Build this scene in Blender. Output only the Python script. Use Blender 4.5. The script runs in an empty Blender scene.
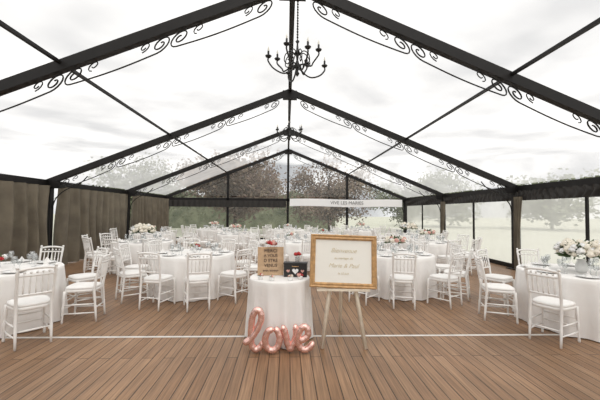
import bpy, math, random
from mathutils import Vector, Matrix, Euler
random.seed(7)
pi=math.pi
sc=bpy.context.scene
try:
    sc.view_settings.view_transform='Standard'
    sc.view_settings.look='None'
except Exception: pass

# ---------------------------------------------------------------- materials
def new_mat(name):
    m=bpy.data.materials.new(name); m.use_nodes=True
    nt=m.node_tree
    return m,nt,nt.nodes['Principled BSDF']
def pmat(name,col,rough=.5,metal=0,noise=0,nscale=20,bump=0,bscale=60,spec=.5,col2=None):
    m,nt,b=new_mat(name)
    b.inputs['Roughness'].default_value=rough
    b.inputs['Metallic'].default_value=metal
    b.inputs['Specular IOR Level'].default_value=spec
    tc=nt.nodes.new('ShaderNodeTexCoord')
    n=nt.nodes.new('ShaderNodeTexNoise'); n.inputs['Scale'].default_value=nscale; n.inputs['Detail'].default_value=4
    nt.links.new(tc.outputs['Object'],n.inputs['Vector'])
    r=nt.nodes.new('ShaderNodeValToRGB')
    c2=col2 if col2 else tuple(c*(1-noise) for c in col)
    r.color_ramp.elements[0].position=.35; r.color_ramp.elements[1].position=.65
    r.color_ramp.elements[0].color=(*c2,1); r.color_ramp.elements[1].color=(*col,1)
    nt.links.new(n.outputs['Fac'],r.inputs['Fac']); nt.links.new(r.outputs['Color'],b.inputs['Base Color'])
    if bump:
        n2=nt.nodes.new('ShaderNodeTexNoise'); n2.inputs['Scale'].default_value=bscale
        nt.links.new(tc.outputs['Object'],n2.inputs['Vector'])
        bp=nt.nodes.new('ShaderNodeBump'); bp.inputs['Strength'].default_value=bump; bp.inputs['Distance'].default_value=.02
        nt.links.new(n2.outputs['Fac'],bp.inputs['Height']); nt.links.new(bp.outputs['Normal'],b.inputs['Normal'])
    return m
M={}
M['black']=pmat('black_steel',(.011,.0095,.009),.5,0,.3,8,spec=.3)
M['iron']=pmat('wrought_iron',(.01,.01,.01),.5,0,.3,30)
M['chair']=pmat('white_lacquer',(.89,.875,.85),.35,0,.04,5)
M['cushion']=pmat('white_cushion',(.87,.855,.83),.8,0,.05,9,.1,200)
M['cloth']=pmat('white_linen',(.87,.85,.825),.85,0,.04,4,.25,9)
M['curtain']=pmat('taupe_curtain',(.19,.162,.118),.8,0,.3,2.5,.3,5)
M['valance']=pmat('black_valance',(.03,.027,.024),.7,0,.3,5)
M['gold']=pmat('gilded_wood',(.60,.36,.16),.45,.1,.3,25)
M['pine']=pmat('pale_pine',(.85,.76,.62),.55,0,.12,14)
M['paper']=pmat('white_paper',(.88,.87,.81),.6,0,.03,3)
M['kraft']=pmat('kraft_board',(.57,.39,.24),.75,0,.2,12)
M['darkink']=pmat('dark_ink',(.06,.04,.035),.7)
M['goldink']=pmat('gold_ink',(.66,.58,.42),.6)
M['white']=pmat('white_paint',(.88,.88,.88),.6)
M['greyink']=pmat('grey_ink',(.22,.22,.22),.6)
M['rose']=pmat('rose_gold_foil',(.94,.60,.53),.25,.8,.08,9,.08,22)
M['red']=pmat('red_petals',(.55,.03,.03),.6,0,.4,60)
M['pink']=pmat('pink_petals',(.76,.42,.36),.7,0,.3,60)
M['ivory']=pmat('ivory_petals',(.88,.82,.70),.7,0,.2,60)
M['leaf']=pmat('green_leaf',(.10,.16,.06),.6,0,.5,30)
M['bark']=pmat('bark',(.07,.05,.04),.9,0,.5,12)
M['redleaf']=pmat('plum_leaf',(.13,.08,.065),.7,0,.5,1.2,col2=(.27,.21,.15))
M['treeleaf']=pmat('tree_leaf',(.09,.11,.06),.7,0,.5,1.0,col2=(.22,.24,.15))
M['grass']=pmat('grass',(.58,.58,.46),.9,0,.3,.6,col2=(.64,.64,.53))  # paled so the colour itself carries the overexposed daylight outside
M['ceramic']=pmat('porcelain',(.85,.85,.84),.2)
M['strip']=pmat('white_strip',(.75,.73,.70),.6,0,.15,8)
M['bulb']=pmat('candle_bulb',(.8,.78,.7),.3)
M['chalk']=pmat('black_case',(.02,.02,.02),.5)
def sheet(name,tint,mixf,col,rough_gloss=.1,gl=.04):
    m,nt,b=new_mat(name); nt.nodes.remove(b)
    out=nt.nodes['Material Output']
    t=nt.nodes.new('ShaderNodeBsdfTransparent'); t.inputs['Color'].default_value=(*tint,1)
    tr=nt.nodes.new('ShaderNodeBsdfTranslucent'); tr.inputs['Color'].default_value=(*col,1)
    g=nt.nodes.new('ShaderNodeBsdfGlossy'); g.inputs['Roughness'].default_value=rough_gloss
    tc=nt.nodes.new('ShaderNodeTexCoord')
    n=nt.nodes.new('ShaderNodeTexNoise'); n.inputs['Scale'].default_value=1.3
    nt.links.new(tc.outputs['Object'],n.inputs['Vector'])
    mr=nt.nodes.new('ShaderNodeMapRange'); mr.inputs['To Min'].default_value=mixf*.75; mr.inputs['To Max'].default_value=mixf*1.25
    nt.links.new(n.outputs['Fac'],mr.inputs['Value'])
    x=nt.nodes.new('ShaderNodeMixShader'); y=nt.nodes.new('ShaderNodeMixShader')
    nt.links.new(mr.outputs['Result'],x.inputs['Fac']); nt.links.new(t.outputs[0],x.inputs[1]); nt.links.new(tr.outputs[0],x.inputs[2])
    y.inputs['Fac'].default_value=gl
    nt.links.new(x.outputs[0],y.inputs[1]); nt.links.new(g.outputs[0],y.inputs[2])
    nt.links.new(y.outputs[0],out.inputs['Surface'])
    return m
M['roof']=sheet('milky_roof_pvc',(.99,.985,.98),.40,(.98,.975,.965),.3,.0)
M['pane']=sheet('washed_out_window_pvc',(.99,.985,.98),.55,(.99,.985,.97),.15,.02)  # clear panes; milkiness stands in for the bright washed-out haze outside
M['bpane']=sheet('clear_window_pvc',(.97,.98,.98),.12,(.97,.97,.97),.15,.01)
M['glass']=sheet('thin_glass',(.93,.94,.94),.05,(.9,.9,.9),.05,.15)
def deck():
    m,nt,b=new_mat('deck_planks')
    tc=nt.nodes.new('ShaderNodeTexCoord')
    mp=nt.nodes.new('ShaderNodeMapping'); mp.inputs['Rotation'].default_value=(0,0,pi/2)
    nt.links.new(tc.outputs['Object'],mp.inputs['Vector'])
    br=nt.nodes.new('ShaderNodeTexBrick')
    br.inputs['Scale'].default_value=1
    br.inputs['Brick Width'].default_value=2.4; br.inputs['Row Height'].default_value=.112
    br.inputs['Mortar Size'].default_value=.005; br.inputs['Mortar Smooth'].default_value=.3
    br.inputs['Color1'].default_value=(.235,.132,.070,1); br.inputs['Color2'].default_value=(.315,.19,.108,1)
    br.inputs['Mortar'].default_value=(.045,.025,.014,1)
    nt.links.new(mp.outputs['Vector'],br.inputs['Vector'])
    mp2=nt.nodes.new('ShaderNodeMapping'); mp2.inputs['Scale'].default_value=(40,1.2,1)
    nt.links.new(tc.outputs['Object'],mp2.inputs['Vector'])
    n=nt.nodes.new('ShaderNodeTexNoise'); n.inputs['Scale'].default_value=1.5; n.inputs['Detail'].default_value=6
    nt.links.new(mp2.outputs['Vector'],n.inputs['Vector'])
    n3=nt.nodes.new('ShaderNodeTexNoise'); n3.inputs['Scale'].default_value=.9; n3.inputs['Detail'].default_value=5
    nt.links.new(tc.outputs['Object'],n3.inputs['Vector'])
    mr=nt.nodes.new('ShaderNodeMapRange'); mr.inputs['From Min'].default_value=.3; mr.inputs['From Max'].default_value=.7
    mr.inputs['To Min'].default_value=.68; mr.inputs['To Max'].default_value=1.25
    nt.links.new(n.outputs['Fac'],mr.inputs['Value'])
    mr3=nt.nodes.new('ShaderNodeMapRange'); mr3.inputs['From Min'].default_value=.3; mr3.inputs['From Max'].default_value=.7
    mr3.inputs['To Min'].default_value=.78; mr3.inputs['To Max'].default_value=1.2
    nt.links.new(n3.outputs['Fac'],mr3.inputs['Value'])
    mu=nt.nodes.new('ShaderNodeMath'); mu.operation='MULTIPLY'
    nt.links.new(mr.outputs[0],mu.inputs[0]); nt.links.new(mr3.outputs[0],mu.inputs[1])
    vm=nt.nodes.new('ShaderNodeVectorMath'); vm.operation='SCALE'
    nt.links.new(br.outputs['Color'],vm.inputs[0]); nt.links.new(mu.outputs[0],vm.inputs['Scale'])
    nt.links.new(vm.outputs[0],b.inputs['Base Color'])
    b.inputs['Roughness'].default_value=.42
    b.inputs['Specular IOR Level'].default_value=.35
    bp=nt.nodes.new('ShaderNodeBump'); bp.inputs['Strength'].default_value=.4; bp.inputs['Distance'].default_value=.004; bp.invert=True
    nt.links.new(br.outputs['Fac'],bp.inputs['Height']); nt.links.new(bp.outputs['Normal'],b.inputs['Normal'])
    return m
M['deck']=deck()

# ---------------------------------------------------------------- mesh builder
class MB:
    def __init__(s): s.v=[];s.f=[];s.m=[];s.mats=[];s.sm=[]
    def mi(s,mat):
        if mat not in s.mats: s.mats.append(mat)
        return s.mats.index(mat)
    def add(s,vs,fs,mat,smooth=True,T=None):
        o=len(s.v); k=s.mi(mat)
        for p in vs:
            p=Vector(p)
            if T is not None: p=T@p
            s.v.append(p[:])
        for f in fs:
            s.f.append([i+o for i in f]); s.m.append(k); s.sm.append(smooth)
    def box(s,c,d,mat,T=None,bev=0):
        x,y,z=c;a,b,h=d[0]/2,d[1]/2,d[2]/2
        vs=[(x+i*a,y+j*b,z+k*h) for k in(-1,1) for j in(-1,1) for i in(-1,1)]
        s.add(vs,[(0,2,3,1),(4,5,7,6),(0,1,5,4),(2,6,7,3),(0,4,6,2),(1,3,7,5)],mat,False,T)
    def tube(s,pts,r,mat,n=8,closed=False,T=None,caps=True):
        pts=[Vector(p) for p in pts]; N=len(pts)
        rr=r if isinstance(r,(list,tuple)) else [r]*N
        up=None;vs=[];fs=[]
        for i,p in enumerate(pts):
            if closed: t=pts[(i+1)%N]-pts[i-1]
            else: t=pts[min(i+1,N-1)]-pts[max(i-1,0)]
            if t.length<1e-9: t=Vector((0,0,1))
            t.normalize()
            if up is None:
                up=Vector((0,0,1)) if abs(t.z)<.9 else Vector((0,1,0))
            up=(up-t*up.dot(t))
            if up.length<1e-6: up=t.orthogonal()
            up.normalize(); q=t.cross(up)
            for k in range(n):
                a=2*pi*k/n
                vs.append(p+(up*math.cos(a)+q*math.sin(a))*rr[i])
        for i in range(N if closed else N-1):
            j=(i+1)%N
            for k in range(n):
                l=(k+1)%n
                fs.append((i*n+k,i*n+l,j*n+l,j*n+k))
        if caps and not closed:
            fs.append(tuple(range(n))[::-1]); fs.append(tuple((N-1)*n+k for k in range(n)))
        s.add(vs,fs,mat,True,T)
    def lathe(s,prof,mat,n=16,T=None,fn=None):
        vs=[];fs=[];N=len(prof)
        for i,(r,z) in enumerate(prof):
            for k in range(n):
                a=2*pi*k/n
                r2=fn(i,a,r) if fn else r
                vs.append((r2*math.cos(a),r2*math.sin(a),z))
        for i in range(N-1):
            for k in range(n):
                l=(k+1)%n
                fs.append((i*n+k,i*n+l,(i+1)*n+l,(i+1)*n+k))
        s.add(vs,fs,mat,True,T)
    def ball(s,c,r,mat,n=8,m=5,T=None,jit=0,sc=(1,1,1)):
        vs=[];fs=[]
        for i in range(m+1):
            ph=pi*i/m
            for k in range(n):
                a=2*pi*k/n
                q=r*(1+random.uniform(-jit,jit))
                vs.append((c[0]+q*math.sin(ph)*math.cos(a)*sc[0],c[1]+q*math.sin(ph)*math.sin(a)*sc[1],c[2]+q*math.cos(ph)*sc[2]))
        for i in range(m):
            for k in range(n):
                l=(k+1)%n
                fs.append((i*n+k,(i+1)*n+k,(i+1)*n+l,i*n+l))
        s.add(vs,fs,mat,True,T)
    def grid(s,fn,nu,nv,mat,smooth=True):
        vs=[fn(i/nu,j/nv) for j in range(nv+1) for i in range(nu+1)]
        fs=[(j*(nu+1)+i,j*(nu+1)+i+1,(j+1)*(nu+1)+i+1,(j+1)*(nu+1)+i) for j in range(nv) for i in range(nu)]
        s.add(vs,fs,mat,smooth)
    def mesh(s,name):
        me=bpy.data.meshes.new(name)
        me.from_pydata([tuple(p) for p in s.v],[],s.f)
        for m in s.mats: me.materials.append(m)
        me.polygons.foreach_set('material_index',s.m)
        me.polygons.foreach_set('use_smooth',s.sm)
        me.update()
        return me
    def obj(s,name,loc=(0,0,0),rot=0,parent=None):
        return put(s.mesh(name),name,loc,rot,parent)
def put(me,name,loc=(0,0,0),rot=0,parent=None):
    o=bpy.data.objects.new(name,me)
    sc.collection.objects.link(o)
    o.location=loc
    o.rotation_euler=rot if isinstance(rot,(tuple,list)) else (0,0,rot)
    if parent: o.parent=parent
    return o
def smooth(pts,k=6,closed=False):
    P=[Vector(p) for p in pts];N=len(P);out=[]
    for i in range(N-1):
        a=P[max(i-1,0)];b=P[i];c=P[i+1];d=P[min(i+2,N-1)]
        for j in range(k):
            t=j/k
            out.append(.5*((2*b)+(c-a)*t+(2*a-5*b+4*c-d)*t*t+(3*b-a-3*c+d)*t**3))
    out.append(P[-1]); return out
def text(body,name,size,mat,parent,loc,rot,shear=0,ext=.0015,align='CENTER'):
    cu=bpy.data.curves.new(name,'FONT'); cu.body=body; cu.size=size; cu.align_x=align; cu.align_y='CENTER'
    cu.shear=shear; cu.extrude=ext; cu.space_line=1.0
    cu.materials.append(mat)
    o=bpy.data.objects.new(name,cu); sc.collection.objects.link(o); o.parent=parent
    o.location=loc;o.rotation_euler=rot
    return o

# ---------------------------------------------------------------- dimensions
HW=6.6; EZ=2.37; AZ=5.04; B0=4.75; BAY=4.38
FY=[B0+BAY*i for i in(-2,-1,0,1,2,3)]
YB=FY[-1]; YF=FY[0]
SL=(AZ-EZ)/HW

b=MB(); b.box((0,(YB+YF)/2,-.08),(2*HW+.3,YB-YF+.3,.16),M['deck']); b.obj('floor')
b=MB(); b.box((0,4.19,.002),(2*HW-.3,.038,.006),M['strip']); b.obj('trim_floor_joint')
b=MB(); b.box((0,10,-.30),(260,260,.2),M['grass']); b.obj('ground')

# roof
b=MB()
for sx in(-1,1):
    b.grid(lambda u,v,sx=sx:(sx*HW*u, YF+(YB-YF)*v, AZ+.05-(AZ-EZ)*u-.04*math.sin(u*pi)*abs(math.sin((YF+(YB-YF)*v-B0)/BAY*pi))),16,80,M['roof'])
b.obj('ceiling')

# frames
def scroll_pts(L):
    cl=(.15,.15); n=26
    left=[]
    for i in range(n+1):
        t=i/n; th=pi/2+t*pi*3.1; r=.145-(.115)*t
        left.append((cl[0]+r*math.cos(th),cl[1]+r*math.sin(th)))
    left=left[::-1]
    mid=[(cl[0]+(L-2*cl[0])*k/10, cl[1]+.145+.035*math.sin(pi*k/10)) for k in range(1,10)]
    right=[(L-p[0],p[1]) for p in left[::-1]]
    return left+mid+right
def frame_mesh():
    b=MB(); D=.165;Wd=.11
    for sx in(-1,1):
        e=Vector((sx*HW,0,EZ)); a=Vector((0,0,AZ)); d=(a-e); L=d.length; d.normalize()
        nrm=Vector((d.z*sx,0,-abs(d.x)))
        if nrm.z>0: nrm=-nrm
        vs=[]
        for y in(-Wd/2,Wd/2):
            for (p) in (e,a):
                vs.append(p+Vector((0,y,0)))
                vs.append(p+Vector((0,y,-D)))
        b.add(vs,[(0,1,3,2),(4,6,7,5),(0,2,6,4),(1,5,7,3),(0,4,5,1),(2,3,7,6)],M['black'],False)
        b.box((sx*(HW-.09),0,EZ/2),(.18,.14,EZ),M['black'])
        b.box((sx*(HW-.12),0,.012),(.34,.34,.024),M['black'])
        b.box((sx*(HW-.20),0,EZ-.13),(.4,.13,.18),M['black'])
        unit=1.6
        for k in range(4):
            P=[a-d*(.25+unit*k+q[0])+Vector((0,0,-D))+nrm*q[1] for q in scroll_pts(unit)]
            b.tube(P,.012,M['iron'],6)
            for side in(0,1):
                pts=[]
                for i in range(15):
                    t=i/14; th=pi*.5+t*pi*2.4; r=.085-.06*t
                    px=.42+r*math.cos(th) if side==0 else unit-.42-r*math.cos(th)
                    pts.append(a-d*(.25+unit*k+px)+Vector((0,0,-D))+nrm*(.10+r*math.sin(th)))
                b.tube(pts,.009,M['iron'],5)
        pts=[(sx*(HW-.2),0,EZ-.75),(sx*(HW-.28),0,EZ-.5),(sx*(HW-.5),0,EZ-.28),(sx*(HW-.9),0,EZ-.08),(sx*(HW-1.1),0,EZ+.12)]
        b.tube(smooth(pts),.014,M['iron'],6)
    b.box((0,0,AZ-.18),(.4,.12,.24),M['black'])
    return b
fm=frame_mesh().mesh('tent_frame')
for y in FY:
    put(fm,'tent_frame',(0,y,0))
b=MB()
L=YB-YF; cy=(YB+YF)/2
b.box((0,cy,AZ-.06),(.09,L,.12),M['black'])
b.obj('tent_ridge_beam')
for sx in(-1,1):
    b=MB(); b.box((sx*HW/2,cy,AZ-SL*HW/2-.04),(.045,L,.045),M['black']); b.obj('tent_purlin')
    b=MB(); b.box((sx*(HW-.06),cy,EZ-.08),(.12,L,.16),M['black']); b.obj('tent_eave_beam')

def curtain(b,x,y0,y1,z0,z1,mat,amp=.045,wl=.17,ph=0):
    n=int((y1-y0)/.02)
    def fn(u,v):
        y=y0+(y1-y0)*u; w=.55+.45*(1-v)
        return (x+amp*w*math.sin(2*pi*y/wl+1.8*math.sin(y*1.9+ph)+.5*math.sin(v*3))+.014*math.sin(y*31), y+.04*math.sin(v*5+y*3), z0+(z1-z0)*v)
    b.grid(fn,n,12,mat)
b=MB()
for i in range(len(FY)-1):
    curtain(b,-HW+.17,FY[i]+.1,FY[i+1]-.1,.02,EZ-.16,M['curtain'],.12,.42,ph=i)
b.obj('wall_left')
b=MB()
for i in range(len(FY)-1):
    y0=FY[i]+.08;y1=FY[i+1]-.08
    b.add([(HW-.02,y0,.05),(HW-.02,y1,.05),(HW-.02,y1,EZ-.1),(HW-.02,y0,EZ-.1)],[(0,1,2,3)],M['pane'])
b.obj('wall_right')
b=MB()
for i in range(len(FY)-1):
    y0=FY[i]+.08;y1=FY[i+1]-.08
    curtain(b,HW-.12,y0,y1,EZ-.42,EZ-.14,M['valance'],.03,.2,i)
b.obj('window_valance')
b=MB()
for i in range(len(FY)-1):
    b.box((HW-.05,(FY[i]+FY[i+1])/2,.06),(.06,BAY-.16,.12),M['black'])
    b.box((HW-.05,(FY[i]+FY[i+1])/2,(EZ-.1)/2),(.05,.05,EZ-.12),M['black'])
b.obj('trim_window_rail')
for i,y in enumerate(FY[1:-1]):
    b=MB()
    wdt=.32
    def fn(u,v,y=y,wdt=wdt):
        g=.55+.45*abs(v-.4)/.6
        yy=y-.1-wdt*u*g
        return (HW-.22+.035*math.sin(u*pi*9), yy, .03+(EZ-.35)*v)
    b.grid(fn,60,12,M['curtain'])
    b.obj('gathered_curtain')

# back wall
b=MB()
y=YB
b.add([(-HW+.2,y,.05),(HW-.2,y,.05),(HW-.2,y,2.35),(-HW+.2,y,2.35)],[(0,1,2,3)],M['bpane'])
b.add([(-HW,y,2.4),(HW,y,2.4),(0,y,AZ-.1)],[(0,1,2)],M['bpane'])
b.obj('wall_back')
b=MB()
for x in(-3.25,0,3.25):
    zt=AZ-SL*abs(x)-.1
    b.box((x,y-.03,zt/2),(.12,.10,zt),M['black'])
b.box((0,y-.03,2.22),(2*HW-.3,.10,.14),M['black'])
b.box((0,y-.03,.08),(2*HW-.3,.08,.14),M['black'])
b.obj('gable_frame')
b=MB()
def fn(u,v): 
    x=-HW+.25+(HW-.35)*u
    return (x,YB-.16+.03*math.sin(x*22),1.80+.36*v)
b.grid(fn,160,3,M['valance']); b.obj('window_valance')
e=bpy.data.objects.new('wedding_banner',None); sc.collection.objects.link(e); e.location=(3.2,YB-.24,2.08)
b=MB(); b.grid(lambda u,v:(-3.1+6.15*u,.012*math.sin(u*25),-.2+.40*v+.02*math.sin(u*9)),60,3,M['white']); b.obj('fabric',parent=e)
text('VIVE LES MARIES','lettering',.25,M['greyink'],e,(0,-.03,0),(pi/2,0,0))

# ---------------------------------------------------------------- chair
def chair_mesh():
    b=MB(); W=M['chair']
    prof=[(.0,.010),(.02,.016),(.10,.013),(.18,.017),(.22,.021),(.235,.015),(.30,.018),(.34,.023),(.36,.016),(.44,.020)]
    for sx in(-1,1):
        P=[(sx*(.185+.012*(1-z/.44)),.175+.02*(1-z/.44),z) for z,r in prof]
        b.tube(P,[r for z,r in prof],W,8)
        zs=[0,.1,.22,.235,.33,.44,.55,.60,.70,.80,.87,.90]
        rs=[.013,.014,.018,.014,.018,.018,.016,.020,.015,.017,.019,.012]
        P=[]
        for z in zs:
            yy=-.185-.035*(1-z/.44) if z<.44 else -.185-.085*((z-.44)/.46)**1.3
            P.append((sx*(.165+.012*max(0,(z-.44)/.46)),yy,z))
        b.tube(P,rs,W,8)
        b.ball((sx*.178,-.271,.915),.019,W)
        for z in(.13,.25):
            b.tube([(sx*.19,.18,z),(sx*.188,0,z),(sx*.168,-.20,z)],[.008,.012,.008],W,6)
    b.tube([(-.19,.185,.19),(0,.185,.19),(.19,.185,.19)],[.008,.012,.008],W,6)
    b.tube([(-.19,.185,.29),(0,.185,.29),(.19,.185,.29)],[.008,.012,.008],W,6)
    b.tube([(-.165,-.2,.19),(0,-.2,.19),(.165,-.2,.19)],[.008,.012,.008],W,6)
    def outline(s,n=28):
        o=[]
        for k in range(n):
            a=2*pi*k/n; c=math.cos(a);q=math.sin(a)
            x=abs(c)**.55*(1 if c>0 else -1); yv=abs(q)**.55*(1 if q>0 else -1)
            w=.195+.02*yv
            o.append((x*w*s,yv*.205*s))
        return o
    def stack(layers,mat):
        n=28;vs=[];fs=[]
        for s,z in layers:
            for p in outline(s): vs.append((p[0],p[1],z))
        for i in range(len(layers)-1):
            for k in range(n):
                l=(k+1)%n; fs.append((i*n+k,i*n+l,(i+1)*n+l,(i+1)*n+k))
        fs.append(tuple(range(n))[::-1]); fs.append(tuple((len(layers)-1)*n+k for k in range(n)))
        b.add(vs,fs,mat)
    stack([(.94,.415),(1,.42),(1,.45),(.97,.455)],W)
    stack([(.93,.452),(.98,.46),(.99,.475),(.95,.49),(.80,.497),(.4,.50)],M['cushion'])
    def yb(z): return -.185-.085*((z-.44)/.46)**1.3
    for z,r,ar in((.885,.016,.02),(.82,.012,.0),(.60,.013,.0)):
        P=[(x*.175,yb(z)-.02*(1-x*x),z+ar*(1-x*x)) for x in [i/6-1 for i in range(13)]]
        b.tube(P,r,W,7)
    for i in range(5):
        x=-.115+.0575*i
        f=1-(x/.175)**2
        P=[];R=[]
        for z,r in((.60,.007),(.65,.009),(.70,.012),(.71,.008),(.76,.009),(.82,.007)):
            P.append((x,yb(z)-.02*f,z));R.append(r)
        b.tube(P,R,W,6)
        b.ball((x,yb(.855)-.02*f,.855),.015,W,6,4)
    return b.mesh('dining_chair')
CH=chair_mesh()

def table_mesh(R,H,folds,flare,seed,name,bot=.012,amp=.035):
    b=MB(); rnd=random.Random(seed)
    p1,p2=rnd.uniform(0,6),rnd.uniform(0,6)
    prof=[(0.001,H),(R*.5,H),(R*.93,H),(R*.985,H-.003),(R,H-.015)]
    nz=12
    for i in range(1,nz+1):
        prof.append((R,H-.015-(H-.015-bot)*i/nz))
    def fn(i,a,r):
        if i<5: return r
        h=(i-4)/nz
        w=math.sin(folds*a+p1+.8*math.sin(3*a+p2))
        return r+flare*h+amp*(h**.7)*(w+.25*math.sin(2.3*folds//1*a+p2))
    b.lathe(prof,M['cloth'],160,fn=fn)
    b.lathe([(.25,.0),(.25,.03),(.04,.06),(.04,H-.03),(R*.8,H-.03)],M['black'],16)
    return b.mesh(name)
RT=.76
TM=[table_mesh(RT,.75,14,.03,k,'round_table') for k in(1,2)]

def flowers(b,c,R,n,seed,mats,T=None,fr=.035,leafn=None,up=.6):
    rnd=random.Random(seed); 
    for i in range(n):
        a=rnd.uniform(0,2*pi); ph=math.acos(rnd.uniform(-.25,1)); rr=R*rnd.uniform(.65,1.0)
        p=(c[0]+rr*math.sin(ph)*math.cos(a)*1.2,c[1]+rr*math.sin(ph)*math.sin(a)*1.2,c[2]+rr*math.cos(ph)*up+R*.2)
        mt=rnd.choice(mats); q=fr*rnd.uniform(.7,1.35)
        b.ball(p,q,mt,7,4,jit=.16)
        for k in range(5):
            aa=k*2*pi/5+a
            b.ball((p[0]+q*.7*math.cos(aa),p[1]+q*.7*math.sin(aa),p[2]-q*.1),q*.55,mt,5,3,jit=.15)
    for i in range(leafn or n*2):
        a=rnd.uniform(0,2*pi); ph=math.acos(rnd.uniform(-.4,1)); rr=R*rnd.uniform(.5,1.15)
        dirv=Vector((math.sin(ph)*math.cos(a),math.sin(ph)*math.sin(a),math.cos(ph)*up+.1))
        p=Vector(c)+dirv*rr; side=dirv.cross(Vector((rnd.random(),rnd.random(),rnd.random()))).normalized()*fr*.45
        l=fr*1.8
        b.add([p-dirv*l*.5,p+side,p+dirv*l,p-side],[(0,1,2,3)],M['leaf'],False)
def vase(b,c,h,r,mat):
    b.lathe([(0.001,0),(r*.7,0),(r,h*.35),(r*.8,h*.75),(r*.6,h*.9),(r*.75,h)],mat,14,T=Matrix.Translation(c))
def centerpiece(kind,seed):
    b=MB()
    if kind==0:
        vase(b,(0,0,0),.16,.06,M['ceramic']); flowers(b,(0,0,.22),.17,34,seed,[M['ivory'],M['ivory'],M['ceramic'],M['ivory'],M['pink']],leafn=90)
    elif kind==1:
        vase(b,(0,0,0),.12,.05,M['ceramic']); flowers(b,(0,0,.16),.12,16,seed,[M['ivory'],M['pink'],M['ivory'],M['ceramic']],fr=.03,leafn=50)
    elif kind==3:
        vase(b,(0,0,0),.10,.04,M['ceramic']); flowers(b,(0,0,.13),.08,10,seed,[M['ivory'],M['red'],M['ceramic']],fr=.024,leafn=36)
    else:
        vase(b,(0,0,0),.18,.08,M['ceramic']); flowers(b,(0,0,.25),.25,95,seed,[M['ivory'],M['ceramic'],M['ivory'],M['ceramic'],M['ivory'],M['ivory'],M['ivory']],fr=.042,leafn=320)
    return b.mesh('floral_centerpiece')
CP=[centerpiece(0,1),centerpiece(1,2),centerpiece(2,3),centerpiece(3,4)]
def settings_mesh(n,R):
    b=MB()
    for i in range(n):
        a=2*pi*i/n+.2
        T=Matrix.Rotation(a,4,'Z')@Matrix.Translation((R-.18,0,0))
        b.lathe([(.001,.006),(.08,.006),(.10,.012),(.13,.02),(.13,.023),(.10,.016),(.08,.01),(.001,.01)],M['ceramic'],20,T=T)
        b.add([(-.04,-.03,.012),(.05,-.03,.012),(.05,.03,.012),(-.04,.03,.012),(0,0,.09),(.03,0,.07)],[(0,1,5,4),(3,4,5,2),(0,4,3),(1,2,5)],M['cloth'],False,T)
    return b.mesh('dinner_plates')
def glasses_mesh(n,R):
    b=MB()
    for i in range(n):
        for off,h in((.13,.19),(.27,.15)):
            a=2*pi*i/n+.2+off
            T=Matrix.Rotation(a,4,'Z')@Matrix.Translation((R-.34,0,0))
            b.lathe([(.001,.0),(.034,.002),(.006,.008),(.005,h*.45),(.022,h*.52),(.036,h*.7),(.032,h),(.030,h),(.034,h*.7),(.02,h*.55)],M['glass'],12,T=T)
    return b.mesh('wine_glasses')
SM=settings_mesh(8,RT); GM=glasses_mesh(8,RT)

def place(X,Y,angs,cp=0,rc=1.09,rot=0,k=0,cpoff=(0,0)):
    put(TM[k%2],'round_table',(X,Y,0),rot)
    put(SM,'dinner_plates',(X,Y,.751),rot); put(GM,'wine_glasses',(X,Y,.751),rot)
    put(CP[cp],'floral_centerpiece',(X+cpoff[0],Y+cpoff[1],.751),rot)
    rnd=random.Random(int(X*100+Y*10))
    for a in angs:
        a=a+rnd.uniform(-2,2); r=rc+rnd.uniform(-.01,.06); t=math.radians(a)
        put(CH,'dining_chair',(X+r*math.cos(t),Y+r*math.sin(t),0),t+pi/2+rnd.uniform(-.14,.14))
ten=lambda o:[o+36*i for i in range(10)]
eig=lambda o:[o+45*i for i in range(8)]
place(-4.05,4.72,[-33,8,55,100],3)
place(4.2,4.62,[212,166,120,80],2,k=1,cpoff=(-.05,-.1))
place(-1.85,6.55,ten(-108),3)
place(2.15,6.6,ten(-100),0,k=1)
place(-3.9,9.0,ten(-95),2)
place(.1,9.3,ten(-108),1,k=1)
place(4.0,9.3,ten(-90),0)
place(-4.9,12.1,eig(0),1); place(-1.95,12.2,eig(20),0,k=1); place(1.25,12.3,eig(10),3); place(4.55,12.2,eig(0),2,k=1)
place(-3.4,15.2,eig(10),0); place(0,15.4,eig(0),1); place(3.4,15.3,eig(22),0,k=1)

# ---------------------------------------------------------------- love table
LX,LY=-.13,4.2
lt=table_mesh(.38,.75,11,.02,5,'gift_table',amp=.028)
put(lt,'gift_table',(LX,LY,0))
e=bpy.data.objects.new('love_foil_balloon',None); sc.collection.objects.link(e); e.location=(-.48,3.68,0)
letters={
 'letter_l':[(-.04,.12),(.03,.15),(.11,.25),(.165,.37),(.155,.455),(.11,.475),(.065,.40),(.05,.25),(.055,.11),(.10,.045),(.16,.07),(.20,.14)],
 'letter_o':[(.315,.275),(.25,.255),(.215,.165),(.24,.075),(.30,.045),(.36,.085),(.38,.17),(.355,.25),(.315,.275)],
 'letter_v':[(.395,.275),(.425,.27),(.45,.2),(.475,.10),(.505,.045),(.54,.10),(.57,.19),(.565,.27),(.535,.285)],
 'letter_e':[(.60,.15),(.655,.165),(.705,.21),(.70,.275),(.655,.30),(.61,.25),(.59,.16),(.61,.08),(.665,.045),(.725,.065),(.775,.13)]}
for nm,pts in letters.items():
    b=MB()
    yo={'letter_l':0,'letter_o':-.02,'letter_v':.012,'letter_e':-.02}[nm]
    P=smooth([(x*.96,yo+ .03*i/len(pts),z) for i,(x,z) in enumerate(pts)],7)
    N=len(P); R=[.037*min(1,.35+ min(i,N-1-i)/5) * (1+.03*math.sin(i*1.3)) for i in range(N)]
    b.tube(P,R,M['rose'],16)
    b.obj(nm,parent=e)

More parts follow.
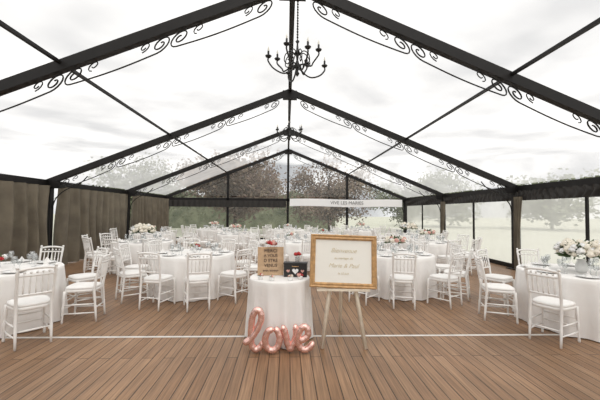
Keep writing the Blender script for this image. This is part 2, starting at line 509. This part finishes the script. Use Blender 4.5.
e=bpy.data.objects.new('kraft_sign_board',None); sc.collection.objects.link(e); e.location=(-.25,4.24,.755); e.rotation_euler=(math.radians(-8),0,math.radians(4))
b=MB(); b.box((0,0,.18),(.33,.012,.36),M['kraft']); b.box((-.16,-.008,.18),(.014,.012,.36),M['kraft']); b.box((.16,-.008,.18),(.014,.012,.36),M['kraft']); b.obj('board',parent=e)
b=MB(); b.tube([(0,.012,.26),(0,.16,.03)],.008,M['pine'],6); b.obj('prop_stand',parent=e)
for i,(t,s) in enumerate((('MERCI','.06'),('A VOUS','.05'),('D ETRE','.055'),('VENUS','.055'),('avec amour','.042'))):
    text(t,'lettering_%d'%i,float(s),M['darkink'],e,(0,-.012,.31-.062*i),(pi/2,0,0))
e=bpy.data.objects.new('black_memory_box',None); sc.collection.objects.link(e); e.location=(.07,4.20,.752); e.rotation_euler=(0,0,-.1)
b=MB(); b.box((0,0,.08),(.29,.12,.16),M['chalk']); b.box((0,0,.168),(.30,.13,.016),M['chalk'])
b.tube([(-.04,-.062,.135),(-.035,-.08,.135),(.035,-.08,.135),(.04,-.062,.135)],.005,M['gold'],6)
b.obj('case',parent=e)
def heart(b,c,s,mat):
    vs=[];n=24
    for k in range(n):
        t=2*pi*k/n
        vs.append((c[0]+s*(16*math.sin(t)**3)/16,c[1],c[2]+s*(13*math.cos(t)-5*math.cos(2*t)-2*math.cos(3*t)-math.cos(4*t))/16))
    b.add(vs,[tuple(range(n))],mat,False)
b=MB(); heart(b,(0,-.0615,.075),.04,M['white']); heart(b,(-.09,-.0615,.075),.022,M['pink']); heart(b,(.09,-.0615,.075),.022,M['pink']); b.obj('heart_stickers',parent=e)
b=MB(); flowers(b,(0,0,.0),.05,9,11,[M['red'],M['pink']],fr=.022,leafn=24); b.obj('red_flower_garnish',(-.25,4.29,1.15))
b=MB(); b.lathe([(.001,0),(.025,0),(.03,.07),(.028,.072),(.024,.01),(.001,.008)],M['glass'],14); flowers(b,(0,0,.09),.03,6,12,[M['red']],fr=.018,leafn=14); b.obj('red_rose_vase',(.09,4.2,.93))
for (x,y,s) in((-.36,3.99,21),(-.22,3.92,22),(.0,3.94,23),(.12,4.02,24)):
    b=MB(); b.lathe([(.001,0),(.026,0),(.032,.04),(.026,.042),(.001,.035)],M['ceramic'],14); flowers(b,(0,0,.045),.022,5,s,[M['pink'],M['red'],M['ivory']],fr=.015,leafn=8)
    b.obj('rose_favor_cup',(x,y,.752))

# ---------------------------------------------------------------- easel
e=bpy.data.objects.new('framed_welcome_sign_easel',None); sc.collection.objects.link(e); e.location=(.63,3.96,0); e.rotation_euler=(0,0,math.radians(-3))
b=MB()
def bar(p,q,w,mat,b=b): b.tube([p,q],w,mat,4)
bar((-.25,-.16,.0),(-.06,.10,1.30),.024,M['pine']); bar((.25,-.16,.0),(.06,.10,1.30),.024,M['pine'])
bar((.02,.40,0),(0,.12,1.28),.022,M['pine'])
b.box((0,-.06,.655),(.62,.09,.026),M['pine'])
bar((-.10,.06,1.15),(.10,.06,1.15),.015,M['pine'])
b.obj('easel',parent=e)
T=bpy.data.objects.new('picture',None); sc.collection.objects.link(T); T.parent=e; T.location=(.0,-.075,.672); T.rotation_euler=(math.radians(-9),math.radians(1.5),0)
b=MB(); w,h,fw=.80,.63,.062
def ring(o,yv): return [(-w/2+o,yv,o),(w/2-o,yv,o),(w/2-o,yv,h-o),(-w/2+o,yv,h-o)]
R=[ring(0,.03),ring(0,-.005),ring(.012,-.022),ring(.028,-.012),ring(.045,-.018),ring(fw,0),ring(fw,.02)]
vs=[p for r in R for p in r]; fs=[]
for i in range(len(R)-1):
    for k in range(4):
        l=(k+1)%4; fs.append((i*4+k,i*4+l,(i+1)*4+l,(i+1)*4+k))
b.add(vs,fs,M['gold'],False); b.obj('frame',parent=T)
b=MB(); b.box((0,.014,h/2),(w-2*fw+.01,.01,h-2*fw+.01),M['paper']); b.obj('print',parent=T)
for i,(t,s) in enumerate((('Bienvenue',.075),('au mariage de',.04),('Marie & Paul',.07),('le 12 juin',.036))):
    text(t,'lettering_%d'%i,s,M['goldink'],T,(0,.007,.44-.09*i),(pi/2,0,0),shear=.4)

# ---------------------------------------------------------------- chandeliers
def chand():
    b=MB(); I=M['iron']
    b.tube([(0,0,.10),(0,0,-.62)],.008,I,6)
    for i in range(14):
        b.ball((0,0,-.03-.042*i),.016,I,6,4,sc=(1,.5,1.3))
    T=Matrix.Translation((0,0,-1.12))
    b.lathe([(.001,-.05),(.02,-.03),(.035,0),(.015,.03),(.03,.07),(.055,.11),(.03,.15),(.015,.2),(.022,.26),(.05,.30),(.02,.35),(.012,.45),(.03,.48),(.001,.52)],I,12,T=T)
    for i in range(8):
        a=2*pi*i/8+.2
        R=Matrix.Rotation(a,4,'Z'); TT=T@R
        long_=.44 if i%2==0 else .34
        up=.0 if i%2==0 else .10
        b.tube(smooth([(.03,0,.12),(.10,0,.02+up),(.22,0,-.03+up),(long_-.08,0,.02+up),(long_,0,.11+up),(long_,0,.16+up)],5),.012,I,6,T=TT)
        b.tube(smooth([(.03,0,.28),(.10,0,.32),(.18,0,.26),(.2,0,.16),(.15,0,.12),(.12,0,.17),(.15,0,.19)],5),.008,I,5,T=TT)
        b.lathe([(.001,0),(.035,.01),(.048,.03),(.02,.03),(.015,.035),(.015,.10),(.001,.10)],I,10,T=TT@Matrix.Translation((long_,0,.16+up)))
        b.lathe([(.008,0),(.014,.02),(.008,.05),(.001,.07)],M['bulb'],8,T=TT@Matrix.Translation((long_,0,.26+up)))
    return b.mesh('chandelier')
cm=chand()
put(cm,'chandelier',(.08,FY[2]+.02,AZ-.30),.1)
put(cm,'chandelier',(.0,FY[3]+.02,AZ-.30),.5)

# ---------------------------------------------------------------- outdoors
def tree(name,X,Y,H,R,mat,n,seed,leaf=.12,trunkr=.16):
    rnd=random.Random(seed); b=MB()
    b.tube(smooth([(0,0,-.2),(.05,0,H*.2),(-.05,.05,H*.4),(0,0,H*.7)]),[trunkr*(1-.03*i) for i in range(19)],M['bark'],8)
    tips=[]
    for i in range(30):
        a=rnd.uniform(0,2*pi); z0=H*rnd.uniform(.15,.5); l=R*rnd.uniform(.4,1.0)
        p1=Vector((0,0,z0)); p3=Vector((l*math.cos(a),l*math.sin(a),z0+H*rnd.uniform(.05,.36))); p2=(p1+p3)/2+Vector((rnd.uniform(-.3,.3),rnd.uniform(-.3,.3),rnd.uniform(0,.4)))
        P=smooth([p1,p2,p3],5); b.tube(P,[.05*(1-.08*k) for k in range(len(P))],M['bark'],5)
        tips+= [p2,p3,(p2+p3)/2,(p1+p2)/2]
        for k in range(3):
            q=p3+Vector((rnd.uniform(-1,1),rnd.uniform(-1,1),rnd.uniform(-.3,1)))*R*.22
            b.tube([p2.lerp(p3,rnd.random()),q],[.02,.006],M['bark'],4); tips.append(q)
    vs=[];fs=[]
    for i in range(n):
        c=rnd.choice(tips)+Vector((rnd.gauss(0,1),rnd.gauss(0,1),rnd.gauss(0,.8)))*R*.14
        u=Vector((rnd.gauss(0,1),rnd.gauss(0,1),rnd.gauss(0,1))).normalized(); w=u.orthogonal().normalized()
        s=leaf*rnd.uniform(.6,1.4); k=len(vs)
        vs+= [c-u*s,c+w*s*.6,c+u*s,c-w*s*.6]; fs.append((k,k+1,k+2,k+3))
    b.add(vs,fs,mat,False)
    return b.obj(name,(X,Y,-.2))
tree('plum_tree',-3.9,24.3,7.0,3.4,M['redleaf'],12500,1)
tree('plum_tree',3.4,26.5,6.2,3.1,M['redleaf'],8500,2)
tree('leafy_tree',-12.5,27,6.2,3.4,M['treeleaf'],6500,3)
tree('leafy_tree',11,30,5.4,3.2,M['treeleaf'],6000,4)
for i,(x,y,h) in enumerate(((30,36,8),(42,30,9),(47,19,9),(50,8,9),(20,42,7))):
    tree('leafy_tree',x,y,h,4.4,M['treeleaf'],6000,20+i,leaf=.24)
def hedge(name,x0,y0,x1,y1,h,seed,mat):
    rnd=random.Random(seed); b=MB()
    a=Vector((x0,y0,0));c=Vector((x1,y1,0));d=(c-a);Ln=d.length;d.normalize();nn=Vector((-d.y,d.x,0))
    vs=[];fs=[]
    def hf(u,v):
        th=pi*v; p=a+d*Ln*u
        return p+nn*math.cos(th)*.6*(1+.1*math.sin(u*40))+Vector((0,0,-.2+h*math.sin(th)**.5*(1+.06*math.sin(u*23+seed)+.05*math.sin(u*71))))
    b.grid(lambda u,v:hf(u,v),60,10,mat)
    for i in range(int(Ln*200)):
        p=hf(rnd.random(),rnd.uniform(.02,.98))+Vector((rnd.gauss(0,.1),rnd.gauss(0,.1),rnd.gauss(0,.1)))
        u=Vector((rnd.gauss(0,1),rnd.gauss(0,1),rnd.gauss(0,1))).normalized(); w=u.orthogonal().normalized(); s=.14
        k=len(vs); vs+=[p-u*s,p+w*s*.6,p+u*s,p-w*s*.6]; fs.append((k,k+1,k+2,k+3))
    b.add(vs,fs,mat,False); b.obj(name)
hedge('garden_hedge',-19,34.5,5,34.5,3.6,1,M['treeleaf'])
hedge('garden_hedge',36,2,36,24,2.2,2,M['treeleaf'])

# ---------------------------------------------------------------- world
w=bpy.data.worlds.new('overcast_sky'); sc.world=w; w.use_nodes=True
nt=w.node_tree; bg=nt.nodes['Background']
tc=nt.nodes.new('ShaderNodeTexCoord')
sep=nt.nodes.new('ShaderNodeSeparateXYZ'); nt.links.new(tc.outputs['Generated'],sep.inputs[0])
mx=nt.nodes.new('ShaderNodeMath'); mx.operation='MAXIMUM'; mx.inputs[1].default_value=.14; nt.links.new(sep.outputs['Z'],mx.inputs[0])
dv=nt.nodes.new('ShaderNodeVectorMath'); dv.operation='DIVIDE'; nt.links.new(tc.outputs['Generated'],dv.inputs[0])
cb=nt.nodes.new('ShaderNodeCombineXYZ')
for k in range(3): nt.links.new(mx.outputs[0],cb.inputs[k])
nt.links.new(cb.outputs[0],dv.inputs[1])
n=nt.nodes.new('ShaderNodeTexNoise'); n.inputs['Scale'].default_value=1.05; n.inputs['Detail'].default_value=5; n.inputs['Roughness'].default_value=.47
nt.links.new(dv.outputs[0],n.inputs['Vector'])
r=nt.nodes.new('ShaderNodeValToRGB')
r.color_ramp.elements[0].position=.35; r.color_ramp.elements[0].color=(.46,.47,.49,1)
r.color_ramp.elements[1].position=.60; r.color_ramp.elements[1].color=(1.0,.99,.975,1)
nt.links.new(n.outputs['Fac'],r.inputs['Fac']); nt.links.new(r.outputs['Color'],bg.inputs['Color'])
bg.inputs['Strength'].default_value=1.13
l=bpy.data.lights.new('fill_sun','SUN'); l.energy=1.9; l.angle=math.radians(60); l.color=(1,.96,.91)  # added fill, brightens the interior beyond what the overcast sky gives
o=bpy.data.objects.new('fill_sun',l); sc.collection.objects.link(o); o.rotation_euler=(math.radians(32),math.radians(8),0)

# ---------------------------------------------------------------- camera
c=bpy.data.cameras.new('camera'); c.sensor_width=36; c.lens=327/600*36; c.clip_end=400
o=bpy.data.objects.new('camera',c); sc.collection.objects.link(o)
o.location=(-.05,0,1.57)
m=Euler((math.radians(92.1),0,math.radians(-2.28))).to_matrix()@Matrix.Rotation(math.radians(.55),3,'Z')
o.rotation_euler=m.to_euler()
sc.camera=o
